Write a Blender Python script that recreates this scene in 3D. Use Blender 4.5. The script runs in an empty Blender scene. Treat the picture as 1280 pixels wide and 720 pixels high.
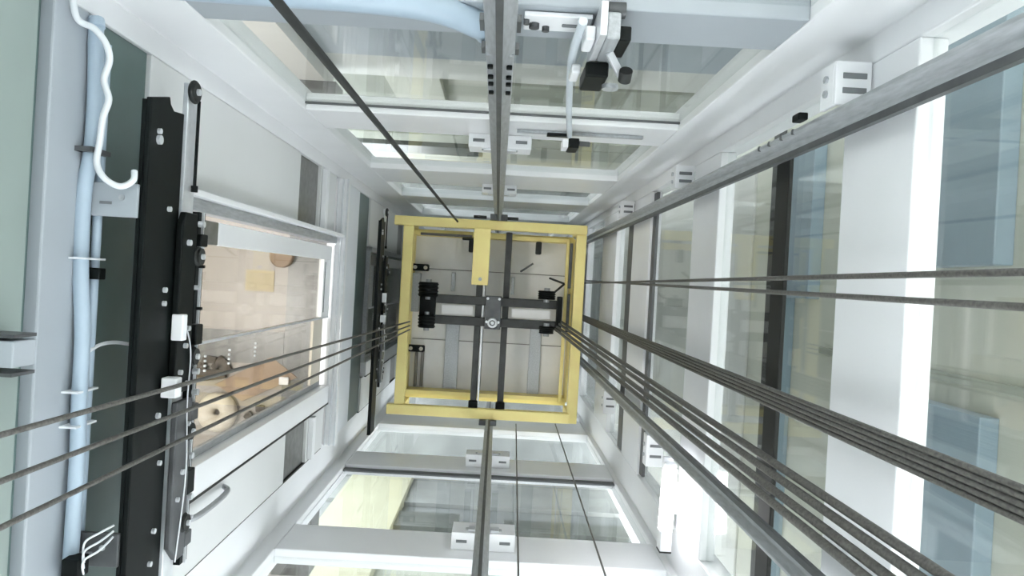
import bpy, bmesh, math, random
from mathutils import Vector, Matrix
random.seed(7)
C = bpy.context.scene.collection
S = bpy.context.scene
H = 9.0                      # height of the camera above the pit floor; "d" below is depth under the camera

# ------------------------------------------------------------------ camera
cam = bpy.data.cameras.new('camera'); cam_o = bpy.data.objects.new('camera', cam); C.objects.link(cam_o)
cam.sensor_width = 36; cam.lens = 36*900/1280
cam.shift_x = 18/1280; cam.shift_y = -8/1280
cam.clip_start = .02; cam.clip_end = 200
cam_o.location = (0, 0, H); cam_o.rotation_euler = (0, 0, math.radians(3.2))
S.camera = cam_o
# ------------------------------------------------------------------ world, lights, exposure
S.view_settings.view_transform = 'Standard'; S.view_settings.look = 'None'
S.view_settings.gamma = 1; S.view_settings.use_curve_mapping = False
S.view_settings.exposure = 1.75
w = bpy.data.worlds.new('sky'); S.world = w; w.use_nodes = True
bg = w.node_tree.nodes['Background']; bg.inputs[0].default_value = (.92, .95, 1, 1); bg.inputs[1].default_value = 2.6
def lamp(name, kind, loc, energy, size=1, sizey=None, rot=(0,0,0), col=(1,1,1)):
    l = bpy.data.lights.new(name, kind); l.energy = energy; l.color = col
    if kind == 'AREA':
        l.size = size
        if sizey: l.shape = 'RECTANGLE'; l.size_y = sizey
    if kind == 'SUN': l.angle = math.radians(size)
    o = bpy.data.objects.new(name, l); C.objects.link(o); o.location = loc; o.rotation_euler = rot
    return o
lamp('sun', 'SUN', (0, 0, 30), 1.6, 4, rot=(math.radians(-14), math.radians(9), 0), col=(1, .97, .92))
lamp('lobby_fill_light', 'AREA', (-1.9, -.3, H-1.45), 8, .6, rot=(0, 0, 0), col=(1, .97, .94))  # added fill light for the lobby, its source is unseen

# ------------------------------------------------------------------ materials
def mat(name, rgb, rough=.5, metal=0, var=.06, scale=6, bump=0, emit=0, stretch=(1,1,1), spec=.5):
    m = bpy.data.materials.new(name); m.use_nodes = True; nt = m.node_tree; b = nt.nodes['Principled BSDF']
    b.inputs['Specular IOR Level'].default_value = spec; b.inputs['Roughness'].default_value = rough; b.inputs['Metallic'].default_value = metal
    tc = nt.nodes.new('ShaderNodeTexCoord'); mp = nt.nodes.new('ShaderNodeMapping'); mp.inputs['Scale'].default_value = stretch
    n = nt.nodes.new('ShaderNodeTexNoise'); n.inputs['Scale'].default_value = scale; n.inputs['Detail'].default_value = 4
    r = nt.nodes.new('ShaderNodeValToRGB')
    a = [max(0, c*(1-var)) for c in rgb]; z = [min(1, c*(1+var)) for c in rgb]
    r.color_ramp.elements[0].color = (*a, 1); r.color_ramp.elements[1].color = (*z, 1)
    r.color_ramp.elements[0].position = .3; r.color_ramp.elements[1].position = .7
    nt.links.new(tc.outputs['Object'], mp.inputs[0]); nt.links.new(mp.outputs[0], n.inputs['Vector'])
    nt.links.new(n.outputs['Fac'], r.inputs[0]); nt.links.new(r.outputs[0], b.inputs['Base Color'])
    if bump:
        bp = nt.nodes.new('ShaderNodeBump'); bp.inputs['Strength'].default_value = bump
        nt.links.new(n.outputs['Fac'], bp.inputs['Height']); nt.links.new(bp.outputs[0], b.inputs['Normal'])
    if emit:
        b.inputs['Emission Color'].default_value = (1, 1, 1, 1); b.inputs['Emission Strength'].default_value = emit
    return m
def glassmat(name, tint, refl=.12, rough=.02):
    m = bpy.data.materials.new(name); m.use_nodes = True; nt = m.node_tree; nt.nodes.clear()
    o = nt.nodes.new('ShaderNodeOutputMaterial'); mx = nt.nodes.new('ShaderNodeMixShader')
    t = nt.nodes.new('ShaderNodeBsdfTransparent'); t.inputs[0].default_value = (*tint, 1)
    g = nt.nodes.new('ShaderNodeBsdfGlossy'); g.inputs['Roughness'].default_value = rough
    lw = nt.nodes.new('ShaderNodeLayerWeight'); lw.inputs[0].default_value = .5
    pw = nt.nodes.new('ShaderNodeMath'); pw.operation = 'POWER'; pw.inputs[1].default_value = 4
    ad = nt.nodes.new('ShaderNodeMath'); ad.operation = 'MULTIPLY_ADD'; ad.inputs[1].default_value = .22; ad.inputs[2].default_value = refl/2
    nt.links.new(lw.outputs['Facing'], pw.inputs[0]); nt.links.new(pw.outputs[0], ad.inputs[0]); nt.links.new(ad.outputs[0], mx.inputs[0])
    nt.links.new(t.outputs[0], mx.inputs[1]); nt.links.new(g.outputs[0], mx.inputs[2]); nt.links.new(mx.outputs[0], o.inputs[0])
    return m
M = dict(
    white=mat('white_paint', (.84,.85,.87), .35, var=.03, scale=3),
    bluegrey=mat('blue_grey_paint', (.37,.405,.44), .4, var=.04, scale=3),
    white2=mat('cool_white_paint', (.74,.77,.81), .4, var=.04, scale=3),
    clad=mat('pale_cladding', (.70,.71,.71), .4, var=.03, scale=2),
    panel=mat('green_grey_panel', (.27,.325,.305), .45, var=.05, scale=2),
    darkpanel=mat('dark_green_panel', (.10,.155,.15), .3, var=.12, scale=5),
    steel=mat('rail_steel', (.42,.44,.46), .38, .35, var=.15, scale=20, stretch=(6,6,1)),
    steel_bright=mat('zinc_steel', (.72,.74,.77), .32, .45, var=.08, scale=30),
    steel_dark=mat('dark_steel', (.10,.105,.11), .45, .4, var=.2, scale=18),
    black=mat('black_paint', (.004,.006,.006), .5, var=.3, scale=15, spec=.18),
    rubber=mat('black_rubber', (.015,.017,.016), .65, var=.3, scale=20),
    yellow=mat('yellow_paint', (1.0,.82,.33), .45, var=.06, scale=8),
    carroof=mat('car_roof_sheet', (.84,.83,.82), .5, var=.06, scale=5),
    carseam=mat('car_roof_seam', (.16,.15,.14), .6),
    beamgrey=mat('crosshead_grey', (.04,.042,.042), .4, .3, var=.25, scale=14),
    rope=mat('wire_rope', (.13,.125,.115), .5, .4, var=.35, scale=160),
    conduit=mat('pale_blue_conduit', (.38,.47,.56), .35, var=.05, scale=8),
    pvc=mat('clear_conduit', (.62,.68,.74), .25, var=.05, scale=8),
    cable=mat('white_cable', (.72,.75,.78), .4, var=.04),
    glass=glassmat('shaft_glass', (.94,.955,.95), .13),
    doorglass=glassmat('door_glass', (.88,.87,.84), .10),
    facade=mat('cream_render', (.56,.57,.49), .8, var=.06, scale=2),
    facade2=mat('grey_green_render', (.36,.38,.32), .8, var=.12, scale=2),
    facadel=mat('pale_render', (.66,.67,.63), .8, var=.06, scale=2),
    mist=mat('misty_blue_render', (.40,.45,.49), .6, var=.05, scale=2),
    bluewin=mat('blue_grey_window', (.26,.34,.39), .3, var=.06, scale=3),
    darkwin=mat('dark_window', (.09,.10,.09), .35, var=.3, scale=4),
    greywall=mat('grey_render', (.19,.205,.205), .8, var=.08, scale=2),
    creamcol=mat('cream_column_render', (.36,.36,.26), .8, var=.04, scale=2),
    ground=mat('grey_paving', (.24,.255,.25), .8, var=.2, scale=3),
    pit=mat('pit_concrete', (.40,.40,.40), .8, var=.15, scale=4),
    beige=mat('beige_tile', (.33,.30,.27), .35, var=.06, scale=4),
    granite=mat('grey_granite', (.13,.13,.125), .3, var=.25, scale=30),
    plaster=mat('lobby_plaster', (.74,.73,.70), .7, var=.03),
    card=mat('brown_cardboard', (.36,.265,.19), .8, var=.15, scale=12),
    cream=mat('cream_plastic', (.62,.57,.48), .5, var=.05),
    rag=mat('dark_rag', (.10,.085,.07), .9, var=.3, scale=25, bump=.3),
    sticker=mat('yellow_paper', (.52,.45,.30), .6, var=.05),
    addedglow=mat('added_glow', (.95,.95,.95), .4, emit=10),  # white glow for the added lobby panel and highlight tube
    slotdark=mat('slot_shadow_grey', (.18,.19,.20), .6),
    beadgrey=mat('dark_grey_bead', (.10,.105,.11), .5),
    gasket=mat('black_gasket', (.008,.009,.008), .6, var=.3, scale=9),
)
# ------------------------------------------------------------------ mesh helpers
class MB:
    def __init__(s): s.bm = bmesh.new()
    def box(s, x0, x1, y0, y1, d0, d1):                 # depths below camera
        r = bmesh.ops.create_cube(s.bm, size=1)
        c = Vector(((x0+x1)/2, (y0+y1)/2, H-(d0+d1)/2))
        for v in r['verts']: v.co = Vector((v.co.x*abs(x1-x0), v.co.y*abs(y1-y0), v.co.z*abs(d1-d0))) + c
        return s
    def obox(s, p, q, a, b, up=(0,0,1)):                # bar from p to q, cross-section a x b
        p, q = P(p), P(q); z = (q-p).normalized(); u = Vector(up)
        if abs(z.dot(u)) > .98: u = Vector((1, 0, 0))
        x = u.cross(z).normalized(); y = z.cross(x)
        r = bmesh.ops.create_cube(s.bm, size=1); L = (q-p).length
        for v in r['verts']: v.co = (p+q)/2 + x*v.co.x*a + y*v.co.y*b + z*v.co.z*L
        return s
    def cyl(s, p, q, r, seg=20, r2=None):
        p, q = P(p), P(q); z = q-p
        g = bmesh.ops.create_cone(s.bm, cap_ends=True, segments=seg, radius1=r, radius2=r if r2 is None else r2, depth=z.length)
        mt = Matrix.Translation((p+q)/2) @ z.to_track_quat('Z', 'Y').to_matrix().to_4x4()
        bmesh.ops.transform(s.bm, matrix=mt, verts=g['verts']); return s
    def torus(s, c, axis, R, r, seg=28, ring=10):
        c = P(c); z = Vector(axis).normalized(); x = z.orthogonal().normalized(); y = z.cross(x); vs = []
        for i in range(seg):
            a = 2*math.pi*i/seg; e = x*math.cos(a)+y*math.sin(a)
            vs.append([s.bm.verts.new(c + e*(R+r*math.cos(2*math.pi*j/ring)) + z*r*math.sin(2*math.pi*j/ring)) for j in range(ring)])
        for i in range(seg):
            for j in range(ring):
                s.bm.faces.new((vs[i][j], vs[(i+1)%seg][j], vs[(i+1)%seg][(j+1)%ring], vs[i][(j+1)%ring]))
        return s
    def tube(s, pts, r, seg=10):
        pts = [P(p) for p in pts]; rings = []; x = None
        for i, p in enumerate(pts):
            t = (pts[min(i+1, len(pts)-1)] - pts[max(i-1, 0)]).normalized()
            x = t.orthogonal().normalized() if x is None else (x - t*x.dot(t)).normalized()
            y = t.cross(x)
            rings.append([s.bm.verts.new(p + (x*math.cos(2*math.pi*k/seg)+y*math.sin(2*math.pi*k/seg))*r) for k in range(seg)])
        for a, b in zip(rings, rings[1:]):
            for k in range(seg): s.bm.faces.new((a[k], a[(k+1)%seg], b[(k+1)%seg], b[k]))
        s.bm.faces.new(rings[0]); s.bm.faces.new(rings[-1]); return s
    def prism(s, poly, d0, d1):                          # xy polygon extruded along depth
        a = [s.bm.verts.new((x, y, H-d0)) for x, y in poly]; b = [s.bm.verts.new((x, y, H-d1)) for x, y in poly]
        n = len(poly)
        for i in range(n): s.bm.faces.new((a[i], a[(i+1)%n], b[(i+1)%n], b[i]))
        s.bm.faces.new(a); s.bm.faces.new(b); return s
    def prismx(s, poly, x0, x1):                         # (y,d) polygon extruded along x
        a = [s.bm.verts.new((x0, y, H-d)) for y, d in poly]; b = [s.bm.verts.new((x1, y, H-d)) for y, d in poly]
        n = len(poly)
        for i in range(n): s.bm.faces.new((a[i], a[(i+1)%n], b[(i+1)%n], b[i]))
        s.bm.faces.new(a); s.bm.faces.new(b); return s
    def build(s, name, m, parent=None, bevel=0, smooth=False):
        bmesh.ops.recalc_face_normals(s.bm, faces=s.bm.faces)
        me = bpy.data.meshes.new(name); s.bm.to_mesh(me); s.bm.free()
        me.materials.append(M[m])
        if smooth:
            me.polygons.foreach_set('use_smooth', [True]*len(me.polygons)); me.set_sharp_from_angle(angle=math.radians(40))
        o = bpy.data.objects.new(name, me); C.objects.link(o)
        if parent:
            o.parent = parent; t = Vector(); q = parent
            while q: t += q.location; q = q.parent
            o.location = -t
        if bevel:
            b = o.modifiers.new('bevel', 'BEVEL'); b.width = bevel; b.segments = 2; b.limit_method = 'ANGLE'
        return o
def P(p): return Vector((p[0], p[1], H-p[2]))            # (x, y, depth) -> world
def tag(o, label, cat, group=None):
    o['label'] = label; o['category'] = cat
    if group: o['group'] = group
    return o
def struct(o): o['kind'] = 'structure'; return o
def thing(name, p, label, cat, group=None):
    o = bpy.data.objects.new(name, None); C.objects.link(o); o.location = P(p); o.empty_display_size = .1
    return tag(o, label, cat, group)
def copy_tree(o, parent=None, off=None):
    c = o.copy(); C.objects.link(c)
    if parent: c.parent = parent
    if off is not None: c.location = o.location + off
    for ch in list(o.children): copy_tree(ch, c)
    return c
def ray(px, py, d):                # photograph direction -> point at depth d (used to lay the long ropes)
    c, s = math.cos(math.radians(3.2)), math.sin(math.radians(3.2)); u, v = px-622, py-352
    return ((u*c+v*s)*d/900, (u*s-v*c)*d/900, d)
def smoothpath(pts, n=8):                                # Catmull-Rom
    out = []; q = [pts[0]]+list(pts)+[pts[-1]]
    for i in range(1, len(q)-2):
        for k in range(n):
            t = k/n; v = []
            for a in range(3):
                p0, p1, p2, p3 = q[i-1][a], q[i][a], q[i+1][a], q[i+2][a]
                v.append(.5*((2*p1)+(-p0+p2)*t+(2*p0-5*p1+4*p2-p3)*t*t+(-p0+3*p1-3*p2+p3)*t**3))
            out.append(tuple(v))
    out.append(tuple(pts[-1])); return out

TOP, BOT = -.6, H        # shaft extent in depth
YT, YB, XL, XR = .56, -1.10, -.86, .76

# ------------------------------------------------------------------ ground, pit and neighbouring walls
struct(MB().box(-1.0, .9, -1.25, .7, H, H+.2).build('floor', 'pit'))
struct(MB().box(-3.6, 2.6, -4.2, 2.6, -.75, -.6).build('added_roof_slab', 'plaster'))  # unseen slab added to cut sky light; outer walls raised with it
g = MB().box(.9, 9, -9, 9, H-.1, H+.2).box(-9, .9, .7, 9, H-.1, H+.2).box(-9, .9, -9, -1.25, H-.1, H+.2).build('trim_ground', 'ground'); struct(g)
struct(MB().box(1.5, 1.75, -1.7, 1.12, .2, H-.1).build('wall_right', 'facade'))
struct(MB().box(-1.3, 1.3, 1.2, 1.4, .6, H-.1).build('wall_top', 'facade'))
struct(MB().box(-3.0, 1.5, -2.75, -2.55, 1.0, H-.1).build('wall_bottom', 'greywall'))
# bands and window openings of the neighbouring walls (each a flat window with frame, set on its wall)
def ext(name, x0, x1, y0, y1, d0, d1, m): return struct(MB().box(x0, x1, y0, y1, d0, d1).build(name, m, bevel=.004))
n_trim = [0]
def band(*a):
    n_trim[0] += 1; return ext('trim_%d' % n_trim[0], *a)
# right side: blue-grey openings
band(1.44, 1.5, .13, .95, 2.10, 2.50, 'bluewin')
band(1.44, 1.5, -1.4, -.32, 2.12, 2.52, 'bluewin')
band(1.44, 1.5, .0, .75, 3.35, 3.72, 'bluewin')
band(1.44, 1.5, -1.6, .0, 3.62, 3.80, 'bluewin')
band(1.46, 1.5, -1.6, 1.1, 3.84, 3.92, 'gasket')
band(1.485, 1.5, -1.7, 1.12, 4.25, 8.8, 'facadel')
band(1.485, 1.5, -.245, -.215, .3, 3.3, 'facade2')
# top side: ledges and blocks
band(-1.3, 1.3, 1.10, 1.2, 2.7, 3.62, 'mist')
band(-1.3, 1.3, 1.12, 1.2, 3.62, 4.05, 'facadel')
band(-1.30, -.72, 1.16, 1.2, 4.15, 4.70, 'facade2')
band(-.05, 1.1, 1.16, 1.2, 4.25, 4.85, 'facade2')
band(-.72, -.40, 1.15, 1.2, 4.05, 4.95, 'facade')
band(-1.3, 1.3, 1.14, 1.2, 5.75, 6.05, 'facade2')
band(-1.3, -.2, 1.13, 1.2, 6.2, 6.6, 'darkwin')
band(.2, 1.2, 1.13, 1.2, 6.05, 6.5, 'facade2')
# bottom side
band(-3.0, 1.5, -2.55, -2.50, 8.0, H-.1, 'ground')
band(-1.62, -.90, -2.55, -2.42, 4.4, H-.1, 'creamcol')
band(-.98, -.26, -2.55, -2.47, 7.15, 7.60, 'darkwin')
band(.20, 1.45, -2.55, -2.47, 7.15, 7.50, 'darkwin')
band(-1.05, 1.5, -2.55, -2.51, 5.6, 6.55, 'facade2')

# ------------------------------------------------------------------ landing lobby behind the left wall
struct(MB().box(-3.2, -1.10, -1.6, 1.0, 3.78, 3.95).build('floor_lobby', 'beige'))
struct(MB().box(-1.10, -.905, -1.6, 1.0, 3.775, 3.95).build('trim_threshold', 'granite'))
struct(MB().box(-3.3, -3.2, -1.6, 1.0, 1.2, 3.95).build('wall_lobby_back', 'plaster'))
struct(MB().box(-3.2, -.96, 1.0, 1.1, 1.2, 3.95).build('wall_lobby_upper', 'plaster'))
struct(MB().box(-3.2, -.97, -1.7, -1.6, 1.2, 3.95).build('wall_lobby_lower', 'plaster'))
struct(MB().box(-3.3, -.96, -1.7, 1.1, 1.1, 1.2).build('ceiling_lobby', 'plaster'))
struct(MB().box(-1.60, -1.101, -.50, -.33, 3.772, 3.779).build('trim_floor_reflection', 'granite'))  # dark floor strip standing for a reflection in the door glass
cl = thing('lobby_fill_panel', (-1.9, -.3, 1.2), 'flat square light panel added unseen over the landing lobby', 'fill panel')  # unseen panel added to brighten the lobby
MB().box(-2.22, -1.58, -.62, .02, 1.2, 1.24).build('frame', 'white', cl)
MB().box(-2.19, -1.61, -.59, -.01, 1.24, 1.25).build('diffuser', 'addedglow', cl)

# ------------------------------------------------------------------ corner columns
cols = [
 ([(-.94,.50),(-.86,.50),(-.86,.56),(-.70,.56),(-.70,.64),(-.94,.64)], 'white steel corner column running down at upper left beside the black trailing cable'),
 ([(-.97,-.91),(-.89,-.91),(-.89,-1.10),(-.82,-1.10),(-.82,-1.18),(-.97,-1.18)], 'white steel corner column running down at lower left beside the landing door cladding'),
 ([(.60,.56),(.76,.56),(.76,.50),(.84,.50),(.84,.64),(.60,.64)], 'white steel corner column at upper right behind the slanting guide rail'),
 ([(.73,-1.18),(.73,-1.10),(.76,-1.10),(.76,-.94),(.84,-.94),(.84,-1.18)], 'white steel corner column at lower right beside the glowing highlight tube'),
]
for poly, lab in cols:
    tag(MB().prism(poly, TOP, BOT).build('steel_column', 'white', bevel=.004), lab, 'column')
# ------------------------------------------------------------------ ring beams
def cbeam(x0, x1, y0, y1, d0, d1, lab, m='white', flange=None):
    tag(MB().box(x0, x1, y0, y1, d0, d1).build('steel_beam', m, bevel=.004), lab, 'beam')
RW = [(1.34,1.62,'widest and nearest white cross beam on the right glass wall'),
      (2.53,2.86,'second white cross beam of the right glass wall, beyond the black upright strip'),
      (3.66,4.12,'third white cross beam of the right glass wall, ending beside the highlight tube column'),
      (4.70,5.30,'white cross beam of the right glass wall level with the yellow car frame')]
for a, b, lab in RW: cbeam(.76, .815, -.94, .50, a, b, lab)
cbeam(.76, .815, -.94, .50, 6.2, 6.5, 'lowest white cross beam of the right glass wall, right of the car roof')
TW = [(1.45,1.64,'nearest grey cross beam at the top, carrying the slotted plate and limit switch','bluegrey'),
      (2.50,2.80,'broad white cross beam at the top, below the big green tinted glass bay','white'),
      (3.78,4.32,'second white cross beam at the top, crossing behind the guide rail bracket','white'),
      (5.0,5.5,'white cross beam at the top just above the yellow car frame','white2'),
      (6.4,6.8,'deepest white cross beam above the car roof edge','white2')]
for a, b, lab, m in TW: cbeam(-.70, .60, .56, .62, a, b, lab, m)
BW = [(2.84,3.13,'near white cross beam at the bottom, carrying the guide rail bracket'),
      (4.16,4.48,'white cross beam at the bottom between the two glass bays below the car'),
      (5.35,5.85,'white cross beam hidden close under the yellow frame bottom edge')]
for a, b, lab in BW: cbeam(-.82, .73, -1.16, -1.10, a, b, lab)
# ------------------------------------------------------------------ glass panes
nw = [0]
def pane(x0, x1, y0, y1, d0, d1, m='glass'):
    nw[0] += 1; struct(MB().box(x0, x1, y0, y1, d0, d1).build('window_%d' % nw[0], m))
e = [TOP, 1.34, 1.62, 2.53, 2.86, 3.66, 4.12, 4.70, 5.30, 6.2, 6.5, 8.9]
for i in range(0, len(e), 2): pane(.785, .793, -.94, .50, e[i], e[i+1])
e = [TOP, 1.45, 1.64, 2.50, 2.80, 3.78, 4.32, 5.0, 5.5, 6.4, 6.8, 8.9]
for i in range(0, len(e), 2): pane(-.70, .60, .588, .596, e[i], e[i+1])
e = [TOP, 2.84, 3.13, 4.16, 4.48, 5.35, 5.85, 8.9]
for i in range(0, len(e), 2): pane(-.82, .73, -1.138, -1.130, e[i], e[i+1])
tag(MB().box(.772, .784, -.80, .40, 1.95, 2.04).build('glazing_strip', 'gasket', bevel=.003), 'upright black strip on the right glass between two white cross beams', 'strip')
for (a, b, lab) in ((2.482,2.498,'top glass bay'),):
    pass
# dark glazing beads along the beams' near edges
def bead(x0, x1, y0, y1, d0, d1, lab): tag(MB().box(x0, x1, y0, y1, d0, d1).build('glazing_bead', 'beadgrey'), lab, 'bead')
bead(.778, .784, -.94, .50, 2.865, 2.88, 'thin black glazing bead beside the second right cross beam')
bead(.770, .784, -.93, .49, 3.58, 3.65, 'grey glazing bead on the near side of the third right cross beam')
bead(.76, .784, -.93, .49, 4.13, 4.26, 'grey black glazing bead beside the third right cross beam')
bead(-.82, .73, -1.128, -1.118, 4.10, 4.158, 'dark bead along the bottom cross beam between the two glass bays')
bead(-.70, .60, .580, .587, 2.492, 2.50, 'thin black glazing bead along the broad top cross beam')
bead(-.70, .60, .57, .587, 1.642, 1.665, 'black glazing bead under the nearest top cross beam')
# ------------------------------------------------------------------ left wall cladding
struct(MB().box(-.90, -.86, -.91, .50, TOP, 1.31).build('wall_left', 'panel', bevel=.003))
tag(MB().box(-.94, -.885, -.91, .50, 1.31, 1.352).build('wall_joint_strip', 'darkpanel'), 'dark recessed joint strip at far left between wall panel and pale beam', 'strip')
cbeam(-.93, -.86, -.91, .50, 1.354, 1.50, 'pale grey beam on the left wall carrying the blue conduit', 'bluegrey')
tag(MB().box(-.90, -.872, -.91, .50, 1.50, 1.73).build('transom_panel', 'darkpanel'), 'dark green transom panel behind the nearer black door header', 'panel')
def clad(y0, y1, off, lab):
    t = thing('cladding_panel', (-.88, (y0+y1)/2, 3.75+off), lab, 'panel')
    MB().box(-.90, XL, y0, y1, 1.73+off, 3.05+off).build('sheet', 'clad', t, bevel=.002)
    MB().box(-.90, -.875, y0, y1, 3.05+off, 3.40+off).build('recess', 'granite', t)
    MB().box(-.90, XL, y0, y1, 3.40+off, 3.72+off).build('edge_sheet', 'clad', t, bevel=.002)
    MB().box(-.858, -.835, y0+.01, y1-.01, 3.42+off, 3.47+off).build('stiffener', 'white', t, bevel=.002)
    if y0 < 0: MB().box(-.90, -.865, y0-.008, y0, 1.73+off, 3.72+off).build('edge_seal', 'gasket', t)
clad(.185, .498, 0, 'white wall panel above the landing door at left, behind the pulley')
clad(-.905, -.685, 0, 'white wall panel with grey handle below the landing door at left')
clad(.185, .498, 3.0, 'wall panel above the farther landing door, left of the car')
clad(-.905, -.685, 3.0, 'wall panel below the farther landing door, left of the car')
cbeam(-.93, -.86, -.91, .50, 3.80, 4.36, 'pale floor edge beam on the left wall between the two landing doors', 'white2')
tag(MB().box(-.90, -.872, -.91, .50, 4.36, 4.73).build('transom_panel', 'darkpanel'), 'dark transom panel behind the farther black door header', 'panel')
struct(MB().box(-1.0, -.93, -.91, .50, 4.37, 8.9).build('wall_left_lower', 'panel'))
# grey handle on the lower cladding
hp = smoothpath([(-.861,-.72,2.36),(-.835,-.722,2.33),(-.825,-.724,2.25),(-.825,-.724,2.10),(-.835,-.722,2.04),(-.861,-.72,2.01)])
tag(MB().tube(hp, .009).build('pull_handle', 'steel', smooth=True), 'curved grey pull handle on the white panel below the landing door', 'handle')
# ------------------------------------------------------------------ landing door (glass, two panels) + sill
def sill(off, lab):
    t = thing('door_sill', (-.86, -.2, 3.78+off), lab, 'sill')
    MB().box(-.90, -.80, -.98 if 0 else -.90, .49, 3.755+off, 3.79+off).build('plate', 'white', t, bevel=.002)
    MB().box(-.833, -.825, -.90, .49, 3.742+off, 3.755+off).build('ridge', 'steel_bright', t)
    MB().box(-.808, -.80, -.90, .49, 3.742+off, 3.755+off).build('ridge', 'steel_bright', t)
    MB().box(-.858, -.852, -.90, .49, 3.742+off, 3.755+off).build('ridge', 'steel_bright', t)
sill(0, 'white grooved landing sill running along the foot of the nearer glass door')
sill(3.0, 'grooved landing sill at the foot of the farther landing door beside the car')
def door(off, lab1, lab2, lab3):
    f = thing('door_frame', (-.87, -.25, 3.74+off), lab3, 'door frame')
    MB().box(-.90, -.845, .150, .183, 1.80+off, 3.74+off).build('jamb', 'steel', f, bevel=.002)
    MB().box(-.90, -.845, -.683, -.585, 1.80+off, 3.74+off).build('jamb', 'white', f, bevel=.002)
    MB().box(-.853, -.843, -.684, -.676, 1.80+off, 3.74+off).build('gasket', 'gasket', f)
    MB().box(-.90, -.85, -.585, .150, 1.76+off, 1.80+off).build('lintel', 'steel', f, bevel=.002)
    t = thing('glass_door_panel', (-.87, -.04, 3.72+off), lab1, 'door')
    MB().box(-.876, -.868, -.225, .062, 1.86+off, 3.60+off).build('pane', 'doorglass', t)
    MB().box(-.884, -.858, .062, .132, 2.20+off, 3.70+off).build('stile', 'white', t, bevel=.003)
    MB().box(-.884, -.858, .062, .132, 1.86+off, 2.195+off).build('stile', 'granite', t, bevel=.003)
    MB().box(-.878, -.858, -.233, -.225, 1.86+off, 3.70+off).build('stile', 'steel_bright', t)
    MB().box(-.884, -.858, -.225, .062, 3.55+off, 3.70+off).build('bottom_rail', 'white', t, bevel=.003)
    MB().box(-.884, -.858, -.225, .062, 1.805+off, 1.97+off).build('top_rail', 'steel', t, bevel=.003)
    MB().box(-.8585, -.855, -.20, .05, 3.57+off, 3.575+off).build('groove_line', 'slotdark', t)
    t = thing('glass_door_panel', (-.89, -.41, 3.72+off), lab2, 'door')
    MB().box(-.896, -.889, -.57, -.236, 1.86+off, 3.60+off).build('pane', 'doorglass', t)
    MB().box(-.900, -.886, -.583, -.56, 1.86+off, 3.70+off).build('stile', 'steel', t)
    MB().box(-.900, -.886, -.56, -.236, 3.52+off, 3.70+off).build('bottom_rail', 'cream', t, bevel=.003)
    MB().box(-.900, -.886, -.56, -.236, 1.805+off, 1.95+off).build('top_rail', 'steel', t, bevel=.003)
    for yy, dd in ((-.28, 2.22), (-.28, 2.42), (-.28, 2.68)):
        for k in range(4):
            MB().cyl((-.89, yy-.015*k, dd+off), (-.884, yy-.015*k, dd+off), .004, 10).build('screw', 'steel_bright', t)
door(0, 'upper glass panel of the nearer landing door, with wide white stile', 'lower glass panel of the nearer landing door, with floor scraps seen through it', 'frame around the nearer landing door opening at left')
door(3.0, 'upper panel of the farther landing door beside the car', 'lower panel of the farther landing door beside the car', 'frame around the farther landing door opening')
tag(MB().box(-.832, -.806, .182, .200, 1.80, 3.738).build('door_guide_bar', 'white', bevel=.003), 'slim white bar along the upper edge of the nearer landing door', 'bar')

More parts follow.
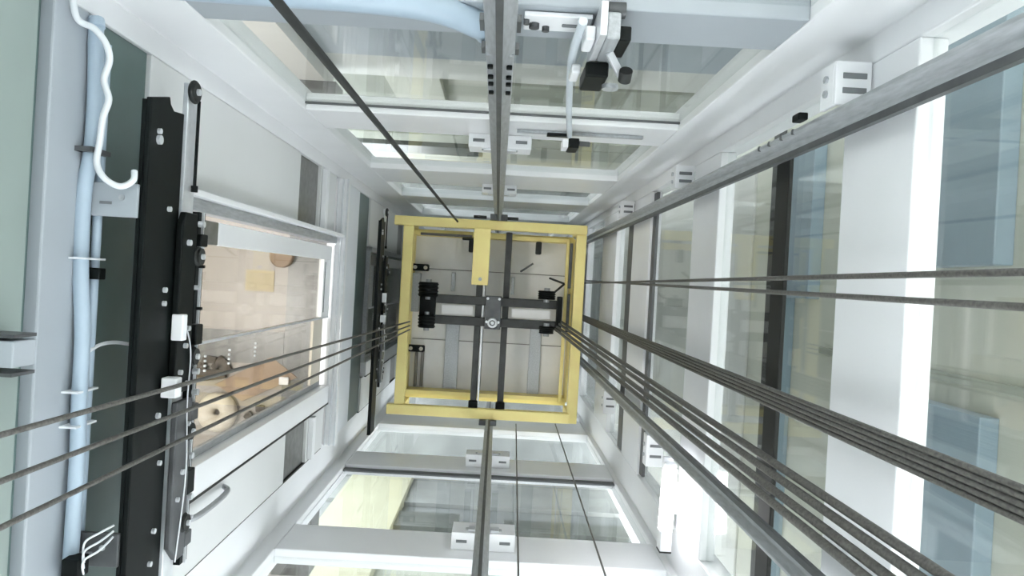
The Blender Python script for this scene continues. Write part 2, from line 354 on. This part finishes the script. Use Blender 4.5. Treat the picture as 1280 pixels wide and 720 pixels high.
# ------------------------------------------------------------------ black door headers
def header(lab):
    t = thing('door_header', (-.74, -.2, 1.6), lab, 'door header')
    MB().prismx([(.344,1.50),(.365,1.582),(.350,1.588),(.339,1.605),(.344,1.655),(-1.0,1.655),(-1.0,1.50)], -.752, -.74).build('face_plate', 'black', t, bevel=.002)
    MB().box(-.760, -.752, -1.0, .34, 1.50, 1.512).build('top_flange', 'black', t)
    MB().box(-.768, -.755, -1.0, .43, 1.705, 1.765).build('hanger_track', 'steel_bright', t, bevel=.002)
    MB().cyl((-.752,.410,1.715),(-.738,.410,1.715), .023, 24).torus((-.745,.410,1.715),(1,0,0),.022,.006).build('pulley', 'rubber', t, smooth=True)
    MB().cyl((-.738,.410,1.715),(-.732,.410,1.715), .008, 16).build('pulley_pin', 'steel_bright', t)
    MB().tube([(-.745,.395,1.742),(-.745,.19,1.742)], .004).build('spring_rod', 'black', t)
    MB().cyl((-.745,.19,1.742),(-.745,.175,1.742), .008, 12).build('rod_stop', 'black', t)
    rr = random.Random(3)
    for k in range(16):
        y = .10-.052*k; d = 1.765+rr.uniform(0, .035)
        MB().cyl((-.742,y,d),(-.728,y,d), rr.choice((.004,.006,.008)), 10).build('track_screw', rr.choice(('steel_bright','steel_bright','black')), t)
    for y, w_, m_ in ((.06,.03,'black'),(-.17,.05,'black'),(-.36,.04,'steel_dark'),(-.53,.06,'black'),(-.67,.035,'steel_dark')):
        MB().box(-.742, -.722, y-w_/2, y+w_/2, 1.745, 1.785).build('roller_block', m_, t, bevel=.003)
    MB().prismx([(.12,1.655),(.09,1.64),(-.28,1.64),(-.30,1.66),(-.30,1.72),(.12,1.72)], -.738, -.722).build('hanger_plate', 'black', t, bevel=.003)
    MB().prismx([(-.32,1.66),(-.66,1.66),(-.70,1.70),(-.70,1.74),(-.32,1.74)], -.735, -.720).build('hanger_plate', 'steel_dark', t, bevel=.003)
    MB().box(-.76, -.742, -.74, .13, 1.77, 1.81).build('lower_track', 'black', t)
    MB().box(-.742, -.736, -.74, .13, 1.787, 1.792).build('track_lip', 'steel_bright', t)
    for y in (.02, -.22, -.40, -.62):
        MB().cyl((-.735,y,1.73),(-.712,y,1.73), .020, 20).torus((-.722,y,1.73),(1,0,0),.019,.005).build('roller', 'rubber', t, smooth=True)
        MB().cyl((-.712,y,1.73),(-.706,y,1.73), .007, 12).build('roller_nut', 'steel_bright', t)
    for y, d, r in ((.28,1.535,.006),(.262,1.537,.010),(.12,1.60,.006),(.05,1.67,.007),(-.06,1.60,.006),(-.09,1.60,.006),(-.15,1.69,.006),(-.19,1.68,.006),
                    (-.25,1.66,.006),(-.28,1.70,.006),(-.34,1.60,.007),(-.38,1.72,.006),(-.45,1.62,.006),(-.49,1.70,.007),(-.55,1.68,.006),(-.60,1.61,.006),(-.67,1.60,.006)):
        MB().cyl((-.742,y,d),((-.733 if d < 1.64 else -.714),y,d), r, 12).build('bolt', 'steel_bright', t)
    MB().box(-.735, -.708, -.175, -.115, 1.635, 1.66).build('door_lock', 'white', t, bevel=.003)
    MB().box(-.735, -.70, -.30, -.255, 1.60, 1.63).build('lock_switch', 'white', t, bevel=.003)
    MB().tube(smoothpath([(-.73,-.12,1.68),(-.715,-.2,1.70),(-.72,-.33,1.71),(-.71,-.5,1.70),(-.72,-.7,1.69)]), .0018).build('aircord', 'steel_bright', t, smooth=True)
    return t
h1 = header('long black door header with bolts and rollers above the nearer glass door')
h2 = copy_tree(h1, off=Vector((0, 0, -2.98)))
h2['label'] = 'black door header of the farther landing, close to the left of the yellow car frame'
# bracket arms holding the header
def arm(y, lab, m='bluegrey', off=0):
    t = thing('header_bracket', (-.80, y, 1.5+off), lab, 'bracket')
    MB().box(-.86, -.753, y-.035, y+.035, 1.488+off, 1.498+off).build('plate', m, t, bevel=.002)
    MB().box(-.83, -.805, y-.010, y-.004, 1.4865+off, 1.4885+off).build('slot', 'slotdark', t)
    MB().cyl((-.785, y+.005, 1.4855+off), (-.785, y+.005, 1.489+off), .006, 12).build('bolt', 'steel', t)
arm(.125, 'pale slotted bracket joining the left beam to the black header')
arm(-.60, 'dark bracket at lower left joining the beam to the black header', 'steel_dark')

# ------------------------------------------------------------------ conduit and cables on the left beam
cd = thing('conduit_pipe', (-.845, -.2, 1.46), 'pale blue conduit strapped along the left beam', 'conduit')
MB().tube(smoothpath([(-.842,.47,1.465)]+[ray(*p, 1.468) for p in ((120,30),(119,120),(114,190),(105,240),(101,330),(103,420),(99,500),(95,600))]+[(-.842,-.9,1.467)]), .015, 14).build('pipe', 'conduit', cd, smooth=True)
MB().tube([(-.846,.45,1.511),(-.846,-.9,1.511)], .0095, 12).build('pipe', 'conduit', cd, smooth=True)
for y in (.0, -.27, -.34):
    MB().box(-.862, -.826, y-.002, y+.002, 1.44, 1.515).build('cable_tie', 'cable', cd)
MB().box(-.86, -.822, .018-.06, .042-.06, 1.488, 1.512).build('clip', 'black', cd, bevel=.002)
MB().box(-.862, -.826, .215, .225, 1.44, 1.512).build('cable_tie', 'steel_dark', cd)
wv = smoothpath([(-.80,.52,1.30)]+[ray(*p) for p in ((95,20,1.40),(118,36,1.42),(132,54,1.43),(137,75,1.44),(130,100,1.44),(136,124,1.44),(129,146,1.44),(125,175,1.45),(121,204,1.45),(131,223,1.45),(150,233,1.46),(166,226,1.47),(168,214,1.48))])
tag(MB().tube(wv, .0065, 10).build('wavy_cable', 'cable', smooth=True), 'wavy white cable hanging loose beside the blue conduit at upper left', 'cable')
tag(MB().tube(smoothpath([ray(108,441,1.49),ray(125,431,1.53),ray(145,428,1.58),ray(170,432,1.66)]), .004, 8).build('arc_cable', 'cable', smooth=True), 'short white cable arcing across the dark transom panel', 'cable')
jb = thing('terminal_block', (-.80, -.585, 1.48), 'small dark terminal block with grey leads at lower left', 'terminal block')
MB().box(-.835, -.80, -.64, -.60, 1.43, 1.47).build('body', 'black', jb, bevel=.003)
for k in range(3):
    MB().tube(smoothpath([(-.80,-.635+.012*k,1.45),(-.79,-.60+.018*k,1.43),(-.77,-.585+.018*k,1.45),(-.762,-.57+.012*k,1.484)]), .0022, 8).build('lead', 'cable', jb, smooth=True)
lb = thing('corner_bracket', (-.845, -.17, 1.27), 'small white bracket on the panel at the far left edge', 'bracket')
MB().box(-.86, -.80, -.19, -.145, 1.20, 1.26).build('plate', 'bluegrey', lb, bevel=.003)
MB().box(-.86, -.80, -.205, -.199, 1.20, 1.26).build('foot', 'steel_dark', lb)
MB().box(-.86, -.80, -.140, -.134, 1.20, 1.26).build('foot', 'steel_dark', lb)

# ------------------------------------------------------------------ guide rails
def trail(x, y, nx, ny, d0, d1, lab, w=.075, dpt=.055, name='guide_rail'):
    # flange centre at (x,y), blade pointing along (nx,ny)
    tx, ty = -ny, nx; hw = w/2; t = .008; b = .006
    q = [(-hw,0),(hw,0),(hw,t),(b,t+.012),(b,dpt),(-b,dpt),(-b,t+.012),(-hw,t)]
    poly = [(x+tx*a+nx*c, y+ty*a+ny*c) for a, c in q]
    r = thing(name, (x, y, d1), lab, 'guide rail')
    MB().prism(poly, d0, d1).build('profile', 'steel', r, bevel=.0015)
    q = [(-b-.0006,dpt-.014),(b+.0006,dpt-.014),(b+.0006,dpt+.001),(-b-.0006,dpt+.001)]
    MB().prism([(x+tx*a+nx*c, y+ty*a+ny*c) for a, c in q], d0, d1).build('running_face', 'steel_dark' , r)
    return r, (tx, ty)
r1, _ = trail(-.022, .50, 0, -1, TOP, 8.95, 'long steel guide rail coming down from the top edge to the car', w=.062, dpt=.05)
# fish plate joint on the top rail
for side in (-1, 1):
    MB().box(-.022+side*.014, -.022+side*.030, .486, .492, 1.55, 1.88).build('fish_plate', 'steel', r1, bevel=.002)
    for d in (1.62, 1.70, 1.76, 1.84):
        MB().box(-.022+side*.015, -.022+side*.028, .478, .486, d-.008, d+.008).build('bolt', 'black', r1, bevel=.002)
for side in (-1, 1):
    MB().box(-.022+side*.036-.004, -.022+side*.036+.004, .492, .506, 1.36, 1.42).build('rail_clip', 'steel_dark', r1)
    MB().box(-.022+side*.036-.004, -.022+side*.036+.004, .492, .506, 1.52, 1.56).build('rail_clip', 'steel_dark', r1)
r2, _ = trail(-.005, -1.02, 0, 1, TOP, 8.95, 'steel guide rail running down from the bottom edge to the car', w=.058, dpt=.045)
r3, _ = trail(.715, .40, 0, -1, TOP, 8.95, 'counterweight guide rail slanting across the upper right', w=.065, dpt=.05)
r4, _ = trail(.705, -.615, 0, 1, TOP, 8.95, 'counterweight guide rail slanting through the lower right below the ropes', w=.055, dpt=.045)
# rail brackets
def bracket_y(x, y0, y1, d, lab, wdt=.20, hgt=.10):      # between rail at y0 and beam at y1 (top/bottom walls)
    t = thing('rail_bracket', (x, y1, d), lab, 'bracket')
    ya, yb = sorted((y0, y1))
    MB().box(x-wdt/2, x+wdt/2, ya, yb, d, d+.008).build('shelf_plate', 'white', t, bevel=.002)
    yf = y0 + (.006 if y0 < y1 else -.006)
    MB().box(x-wdt/2, x+wdt/2, yf-.004, yf+.004, d+.008, d+.008+hgt).build('face_plate', 'white', t, bevel=.002)
    for sx in (-1, 1):
        MB().box(x+sx*wdt*.34-.022, x+sx*wdt*.34+.022, (ya+yb)/2-.006, (ya+yb)/2+.006, d-.002, d+.001).build('slot', 'slotdark', t, bevel=.001)
        yy = yf - .009 if y0 < y1 else yf+.009
        MB().cyl((x+sx*wdt*.25, yf, d+.05), (x+sx*wdt*.25, yy, d+.05), .011, 6).build('bolt', 'steel', t)
        MB().box(x+sx*.045-.018, x+sx*.045+.018, min(yf,yy)-.003, max(yf,yy)+.003, d+.025, d+.075).build('rail_clamp', 'steel_bright', t, bevel=.003)
bracket_y(-.02, .508, .559, 2.80-.06, 'white slotted rail bracket on the broad cross beam at the top', .24, .12)
bracket_y(-.02, .508, .559, 4.15, 'small white rail bracket close above the yellow car frame', .2, .12)
bracket_y(0, -1.028, -1.099, 2.93, 'white rail bracket with two bolt heads near the bottom edge', .26, .13)
bracket_y(0, -1.028, -1.099, 4.25, 'white rail bracket just below the yellow car frame', .26, .13)
# slotted splice plate right of the top rail
sp = thing('slotted_plate', (.10, .555, 1.52), 'white slotted plate bolted to the nearest top beam right of the rail', 'plate')
MB().box(.025, .165, .548, .558, 1.475, 1.56).build('plate', 'white', sp, bevel=.002)
MB().box(.105, .15, .544, .549, 1.512, 1.524).build('slot', 'slotdark', sp, bevel=.003)
for x, d, r in ((.047,1.52,.011),(.030,1.50,.006),(.072,1.535,.008)):
    MB().cyl((x,.55,d),(x,.538,d), r, 14).build('bolt', 'steel_dark', sp)
def bracket_x(y0, y1, d, lab, side=1, m='white'):         # plate from the right wall to a counterweight rail
    t = thing('rail_bracket', (.74, (y0+y1)/2, d), lab, 'bracket')
    MB().box(.68, .755, y0, y1, d, d+.01).build('shelf_plate', m, t, bevel=.002)
    MB().box(.68, .69, y0, y1, d+.01, d+.07).build('face_plate', m, t, bevel=.002)
    n = 3
    for k in range(2):
        yy = y0+(y1-y0)*(k+1)/n
        MB().box(.695, .745, yy-.006, yy+.006, d-.002, d+.002).build('slot', 'slotdark', t, bevel=.001)
        MB().cyl((.68,yy,d+.04),(.674,yy,d+.04), .008, 6).build('bolt', 'steel', t)
bracket_x(.408, .50, 1.50, 'white slotted rail bracket at upper right under the slanting rail')
bracket_x(.408, .50, 2.85, 'middle white rail bracket behind the slanting upper right rail')
bracket_x(.408, .50, 4.10, 'small white rail bracket nearest the car at upper right')
bracket_x(-.76, -.625, 3.10, 'white rail bracket on the lower right rail near the highlight tube')
bracket_x(-.76, -.625, 4.35, 'small white rail bracket on the lower right rail near the car')
cj = thing('rail_joint', (.71, .35, 1.62), 'bolted joint of the upper right rail with black clip', 'rail joint')
MB().box(.690, .708, .392, .400, 1.68, 1.98).build('fish_plate', 'steel', cj, bevel=.002)
for d in (1.72,1.79,1.87,1.94): MB().cyl((.690,.396,d),(.682,.396,d), .007, 8).build('bolt', 'steel_dark', cj)
MB().box(.66, .682, .405, .422, 1.63, 1.67).build('clip', 'black', cj, bevel=.003)

# ------------------------------------------------------------------ limit switches and their conduit on the top wall
ls = thing('limit_switch', (.20, .53, 1.50), 'black and silver limit switch with roller, on the top beam', 'limit switch')
MB().box(.172, .186, .49, .558, 1.40, 1.62).build('mounting_plate', 'steel_bright', ls, bevel=.002)
MB().box(.150, .171, .50, .53, 1.46, 1.54).build('junction', 'white', ls, bevel=.004)
MB().box(.140, .160, .48, .50, 1.62, 1.70).build('junction', 'white', ls, bevel=.004)
MB().box(.187, .215, .49, .545, 1.42, 1.58).build('body', 'steel', ls, bevel=.004)
MB().box(.216, .240, .495, .525, 1.44, 1.55).build('cover', 'black', ls, bevel=.003)
MB().box(.165, .215, .455, .488, 1.56, 1.68).build('switch_box', 'black', ls, bevel=.004)
MB().obox((.205,.49,1.50),(.245,.455,1.56), .016, .01).build('lever', 'steel_bright', ls, bevel=.002)
MB().cyl((.248,.463,1.53),(.248,.447,1.55), .014, 18).build('roller', 'rubber', ls, smooth=True)
MB().cyl((.225,.45,1.60),(.225,.44,1.60), .018, 18).build('cap', 'steel', ls, smooth=True)
MB().cyl((.19,.555,1.44),(.225,.555,1.44), .016, 16).build('gland', 'steel_dark', ls, smooth=True)
tag(MB().tube(smoothpath([(.138,.515,1.40),(.138,.514,1.58),(.148,.512,1.75),(.18,.508,2.1),(.215,.505,2.43)]), .009, 12).build('flexible_conduit', 'pvc', smooth=True), 'translucent blue conduit linking the two limit switches', 'conduit')
s2 = thing('limit_switch', (.23, .51, 2.57), 'small black and white switch at the foot of the translucent conduit', 'limit switch')
MB().box(.225, .262, .49, .525, 2.56, 2.66).build('body', 'black', s2, bevel=.003)
MB().box(.203, .224, .49, .52, 2.56, 2.64).build('terminal', 'white', s2, bevel=.003)
MB().obox((.255,.51,2.58),(.30,.505,2.56), .016, .016).build('lever', 'steel_dark', s2, bevel=.002)
MB().box(.14, .225, .505, .515, 2.44, 2.47).build('actuator_bar', 'black', s2, bevel=.002)
MB().box(-.02+.06, .50, .548, .558, 2.62, 2.64).build('mounting_strip', 'steel', s2)
# pale blue duct along top beam at upper left
pd = smoothpath([(-.70,.555,1.43),(-.5,.548,1.42),(-.3,.545,1.42),(-.16,.545,1.45),(-.07,.54,1.52),(-.05,.54,1.56)])
tag(MB().tube(pd, .030, 14).build('duct_pipe', 'conduit', smooth=True), 'soft blue duct curving along the top beam left of the guide rail', 'duct')

# ------------------------------------------------------------------ glowing tube added for a bright highlight at the lower right column
tl = thing('highlight_tube', (.74, -.82, 2.84), 'glowing white tube added for a bright highlight at the lower right column', 'glowing tube')
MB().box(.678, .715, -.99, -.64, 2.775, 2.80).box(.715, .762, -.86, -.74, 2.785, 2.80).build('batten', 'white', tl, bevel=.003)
MB().cyl((.690,-.905,2.745),(.697,-.68,2.745), .027, 28).build('tube', 'addedglow', tl, smooth=True)
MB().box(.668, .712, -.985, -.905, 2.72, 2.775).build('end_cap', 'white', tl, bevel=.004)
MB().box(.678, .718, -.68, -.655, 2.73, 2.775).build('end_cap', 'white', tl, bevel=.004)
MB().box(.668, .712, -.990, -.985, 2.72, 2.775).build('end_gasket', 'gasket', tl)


# ------------------------------------------------------------------ elevator car
car = thing('elevator_car', (0, -.35, 7.6), 'elevator car seen from above, grey roof inside a yellow guard frame', 'elevator car')
def part(mb, name, m, bevel=.002, smooth=False): return mb.build(name, m, car, bevel, smooth)
x0, x1, y0, y1 = -.635, .545, -.84, .335           # roof
part(MB().box(x0, x1, y0, y1, 5.32, 5.36), 'roof_panel', 'carroof')
part(MB().box(x0, x0+.03, y0, y1, 5.36, 7.6).box(x1-.03, x1, y0, y1, 5.36, 7.6).box(x0+.03, x1-.03, y0, y0+.03, 5.36, 7.6).box(x0+.03, x1-.03, y1-.03, y1, 5.36, 7.6), 'cabin_wall', 'clad')
part(MB().box(x0, x1, y0, y1, 7.6, 7.66), 'cabin_floor', 'steel_dark')
for (a, b, c_, d_) in ((x0+.03, x1-.03, .065, .07), (x0+.03, x1-.03, -.455, -.45), (-.09, -.085, y0, y1)):
    part(MB().box(a, b, c_, d_, 5.314, 5.32), 'seam', 'carseam', 0)
for (a, b, c_, d_) in ((-.34,-.31,-.09,.05),(-.36,-.26,-.80,-.31),(.26,.345,-.82,-.33),(.10,.125,-.09,.04)):  # long right-hand strip is a shadow built into the roof; others are stripes
    part(MB().box(a, b, c_, d_, 5.295, 5.314), 'roof_strip_and_shade', 'steel', .003)
# yellow toe board at roof level and upper guard rail
part(MB().box(x0, x1, y0, y0+.03, 5.18, 5.318).box(x0, x0+.02, y0+.03, y1-.03, 5.18, 5.318).box(x1-.02, x1, y0+.03, y1-.03, 5.18, 5.318).box(x0, x1, y1-.03, y1, 5.18, 5.318), 'toe_board', 'yellow')
part(MB().box(-.735, .60, .355, .42, 4.97, 5.03), 'guard_rail', 'yellow', .006)
part(MB().box(-.72, .545, -.955, -.885, 4.97, 5.03), 'guard_rail', 'yellow', .006)
part(MB().box(-.67, -.60, -.885, .355, 4.98, 5.03), 'guard_rail', 'yellow', .006)
part(MB().box(.53, .60, -.955, .355, 4.98, 5.03), 'guard_rail', 'yellow', .006)
part(MB().box(.478, .50, -.84, .33, 5.12, 5.16), 'inner_rail', 'yellow', .004)
for x, y in ((-.635,.385),(.565,.385),(-.635,-.92),(.565,-.92)):
    part(MB().box(x-.03, x+.03, y-.03, y+.03, 5.03, 5.34), 'corner_post', 'yellow', .004)
part(MB().box(x0, x1, -.885, -.84, 5.30, 5.34), 'roof_flange', 'yellow'); part(MB().box(x0, x1, .335, .355, 5.30, 5.34), 'roof_flange', 'yellow')
part(MB().box(-.178, -.065, -.03, .355, 4.90, 4.93).box(-.178, -.165, -.03, .355, 4.93, 4.99).box(-.078, -.065, -.03, .355, 4.93, 4.99), 'yellow_hanger_plate', 'yellow', .004)
part(MB().cyl((-.12,.01,4.89),(-.12,.01,4.90), .012, 16), 'plate_bolt', 'steel', 0)
# uprights (vertical in picture): dark channels
for xa, ya, yb in ((-.125, -.86, .355), (.065, -.88, .35)):
    part(MB().box(xa-.022, xa+.022, ya, yb, 5.05, 5.058).box(xa-.022, xa-.016, ya, yb, 5.058, 5.12).box(xa+.016, xa+.022, ya, yb, 5.058, 5.12), 'crown_channel', 'beamgrey', .003)
    part(MB().box(xa-.032, xa+.032, -.90, -.84, 5.0, 5.06), 'channel_foot', 'black', .008)
part(MB().box(-.098, -.085, -.86, .10, 5.04, 5.06), 'edge_strip', 'steel_bright', .002)
# crosshead (horizontal in picture)
for ya in (-.14, -.285):
    part(MB().box(-.50, .42, ya-.03, ya+.03, 4.99, 5.0).box(-.50, .42, ya-.03, ya-.022, 5.0, 5.05).box(-.50, .42, ya+.022, ya+.03, 5.0, 5.05), 'crosshead_channel', 'beamgrey', .004)
part(MB().box(-.38, -.16, -.245, -.18, 5.01, 5.02), 'cover_plate', 'carroof', .002)
part(MB().box(.11, .38, -.245, -.18, 5.01, 5.02), 'cover_plate', 'carroof', .002)
part(MB().box(-.075, .035, -.33, -.10, 4.95, 4.99), 'centre_plate', 'steel_dark', .005)
part(MB().torus((-.02,-.285,4.935),(0,0,1),.026,.009).cyl((-.02,-.285,4.95),(-.02,-.285,4.92),.012), 'suspension_ring', 'steel_bright', 0, True)
for sx, sy in ((-1,1),(1,1),(1,-1),(-1,-1)):
    part(MB().cyl((-.02+sx*.04,-.2+sy*.08+(.0),4.95),(-.02+sx*.04,-.2+sy*.08,4.935), .010, 6), 'bolt', 'steel_bright', 0)
part(MB().box(.42, .455, -.325, -.08, 4.96, 5.04), 'end_bracket', 'black', .006)
# sheaves: axle along y, wheel discs
def sheave(xc, yc, r, wd, lab):
    s_ = MB().cyl((xc, yc-wd/2, 4.98), (xc, yc+wd/2, 4.98), r, 36)
    for k in range(4):
        s_.torus((xc, yc-wd/2+wd*(k+.5)/4, 4.98), (0,1,0), r, .006, 36, 8)
    o = part(s_, 'sheave', 'black', 0, True)
    MB().cyl((xc, yc-wd/2-.02, 4.98), (xc, yc+wd/2+.02, 4.98), .02, 16).build('axle', 'steel', o)
    return o
sheave(-.475, -.08, .065, .10, ''); sheave(-.475, -.30, .055, .09, ''); sheave(.345, -.075, .055, .06, ''); sheave(.355, -.315, .045, .05, '')
part(MB().box(-.53, -.42, -.26, -.12, 4.97, 5.03), 'sheave_block', 'black', .008)
# corner clips at left with pale bolts
for y in (.072, -.515):
    c_ = part(MB().box(-.635, -.50, y-.025, y+.025, 5.20, 5.24), 'corner_clip', 'black', .01)
    for x in (-.60, -.525): MB().cyl((x,y,5.20),(x,y,5.19), .014, 14).build('bolt', 'cream', c_)
part(MB().box(-.22, -.19, .20, .29, 5.15, 5.22).box(-.27,-.19,.285,.30,5.15,5.2), 'cable_gland', 'rubber', .006)
part(MB().box(-.57, -.20, .305, .322, 5.15, 5.19), 'wire_tray', 'carseam', .004)
part(MB().box(.26, .30, .21, .30, 5.12, 5.2), 'lug', 'rubber', .008)
part(MB().obox((.16,.08,5.2),(.25,.145,5.2), .014, .014), 'diagonal_rod', 'steel_dark', .002)
part(MB().obox((.36,.045,5.05),(.47,.01,5.05), .014, .014).obox((.47,.01,5.05),(.40,-.055,5.05), .014, .014), 'contact_arm', 'rubber', .003)
part(MB().box(.50, .52, -.02, .30, 5.10, 5.14).box(.50, .52, -.33, -.06, 5.10, 5.14), 'side_cover', 'steel_dark', .003)
part(MB().box(-.575, -.555, -.80, -.55, 5.27, 5.31).box(-.53,-.51,-.80,-.55,5.27,5.31), 'side_slot', 'carseam', .003)
part(MB().box(-.62, -.56, -.25, .03, 5.2, 5.3), 'side_box', 'steel', .004)
# guide shoes reaching the two rails
for ya, yb, s_ in ((.42, .462, 1), (-.99, -.955, -1)):
    g_ = part(MB().box(-.075, -.028, ya, yb, 4.93, 5.03).box(.0, .045, ya, yb, 4.93, 5.03), 'guide_shoe', 'steel_dark', .004)
part(MB().box(-.19, -.10, .43, .45, 4.97, 5.0).box(.03, .12, .43, .45, 4.97, 5.0), 'shoe_flange', 'rubber', .003)

# ------------------------------------------------------------------ counterweight beside the car
cw = thing('counterweight', (.66, -.12, 8.4), 'dark counterweight hanging below the right side ropes', 'counterweight')
MB().box(.63, .72, -.50, .30, 6.0, 6.06).box(.63,.72,-.50,-.46,6.06,7.8).box(.63,.72,.26,.30,6.06,7.8).box(.63,.72,-.50,.30,7.8,7.86).build('frame', 'steel_dark', cw, bevel=.004)
for k in range(12):
    MB().box(.635, .715, -.455, .255, 6.2+.13*k, 6.32+.13*k).build('weight_block', 'steel', cw, bevel=.004)

# ------------------------------------------------------------------ ropes
def rope(p, q, r, lab, group=None, name='steel_rope', cat='rope', m='rope'):
    return tag(MB().tube([p, tuple((a+b)/2 for a, b in zip(p, q)), q], r, 12).build(name, m, smooth=True), lab, cat, group)
def ext_line(a, b, t): return tuple(x+(y-x)*t for x, y in zip(a, b))
for i, (p, lab) in enumerate((((0,544), 'uppermost of the three hoist ropes running to the left edge'), ((0,602), 'middle of the three hoist ropes running to the left edge'), ((0,660), 'lowest of the three hoist ropes running to the left edge'))):
    a = ray(512, 402+i*5, 4.98); b = ray(*p, 1.05)
    rope(a, ext_line(a, b, 1.15), .0048, lab)
for i, (a, b, lab) in enumerate((((728,354,6.0),(1280,340,.93),'upper of two nearly level ropes running to the right edge'), ((733,351,6.0),(1280,384,.90),'lower of two nearly level ropes running to the right edge'))):
    a = ray(*a); b = ray(*b); rope(a, ext_line(a, b, 1.04), .0056, lab)
for i in range(5):
    y = -.223-.0104*i; x = .675+.001*i
    rope((x, y, 6.0), (x, y, .55), .0049, 'one of five parallel hoist ropes in the tight bundle leaving the right edge', 'tight bundle of five ropes at right')
for i, v in enumerate((-.036, -.018, .004, .022)):
    a = ray(699, 406, 4.91); b = ray(1140, 720, 1.05)
    a = (a[0]+v*.7, a[1]+v*.88, a[2]); b = (b[0]+v*.75, b[1]+v*.95, b[2])
    rope(a, ext_line(a, b, 1.15), .0088, 'one of four thick ropes slanting from the right sheave to the bottom edge', 'ropes slanting to the lower right')
a = ray(645, 530, 4.9); b = ray(648, 720, 2.4); rope(a, ext_line(a, b, 1.4), .0035, 'thin wire running straight down from car to bottom edge', name='thin_wire', cat='wire')
a = ray(694, 530, 4.9); b = ray(757, 720, 2.4); rope(a, ext_line(a, b, 1.4), .0035, 'thin wire slanting right from the yellow frame to bottom edge', name='thin_wire', cat='wire')
a = ray(572, 277, 4.96); b = ray(345, 0, .80)
rope(a, ext_line(a, b, 1.1), .0062, 'thick black trailing cable slanting from top edge to the car', name='trailing_cable', cat='cable', m='rubber')
# ------------------------------------------------------------------ things on the lobby floor
F = 3.78
b = MB(); b.prism([(-1.45,-.62),(-1.16,-.46),(-1.02,-.56),(-1.30,-.70)], F-.012, F-.001)
tag(b.build('cardboard_sheet', 'card', bevel=.002), 'torn brown cardboard sheet on the lobby floor behind the glass door', 'cardboard')
b = MB(); b.torus((-1.42,-.76,F-.03),(0,0,1),.06,.045).build
o = b.build('coiled_roll', 'cream', smooth=True); tag(o, 'cream coiled roll on the lobby floor nearest the header', 'roll')
b = MB()
for k in range(7):
    a = k*.9; b.obox((-1.50+.05*math.cos(a),-.54+.04*math.sin(a),F-.02-.005*(k%3)),(-1.44+.07*math.cos(a+1),-.52+.05*math.sin(a+1),F-.02), .05, .03)
tag(b.build('crumpled_rag', 'rag', bevel=.01), 'dark crumpled rag on the lobby floor above the cardboard', 'rag')
b = MB()
for k in range(9):
    a = k*1.3; b.obox((-1.20+.08*math.cos(a),-.78+.05*math.sin(a),F-.02),(-1.17+.08*math.cos(a+.8),-.77+.05*math.sin(a+.8),F-.022), .035, .02)
tag(b.build('scrap_offcuts', 'rag', bevel=.006), 'scattered dark offcuts beside the cream roll on lobby floor', 'scrap')
tag(MB().box(-1.11,-1.06,-.60,-.56,F-.03,F-.013).build('white_scrap', 'white', bevel=.004), 'small white scrap lying on the cardboard sheet', 'scrap')
tag(MB().box(-1.32,-1.17,-.12,-.01,F-.004,F-.0005).build('yellow_note', 'sticker'), 'pale yellow paper square on the beige lobby floor', 'paper')
tag(MB().cyl((-1.13,.07,F-.001),(-1.13,.07,F-.05),.06,28).build('round_cap', 'card', bevel=.006, smooth=True), 'brown round cap on the lobby floor by the white stile', 'cap')
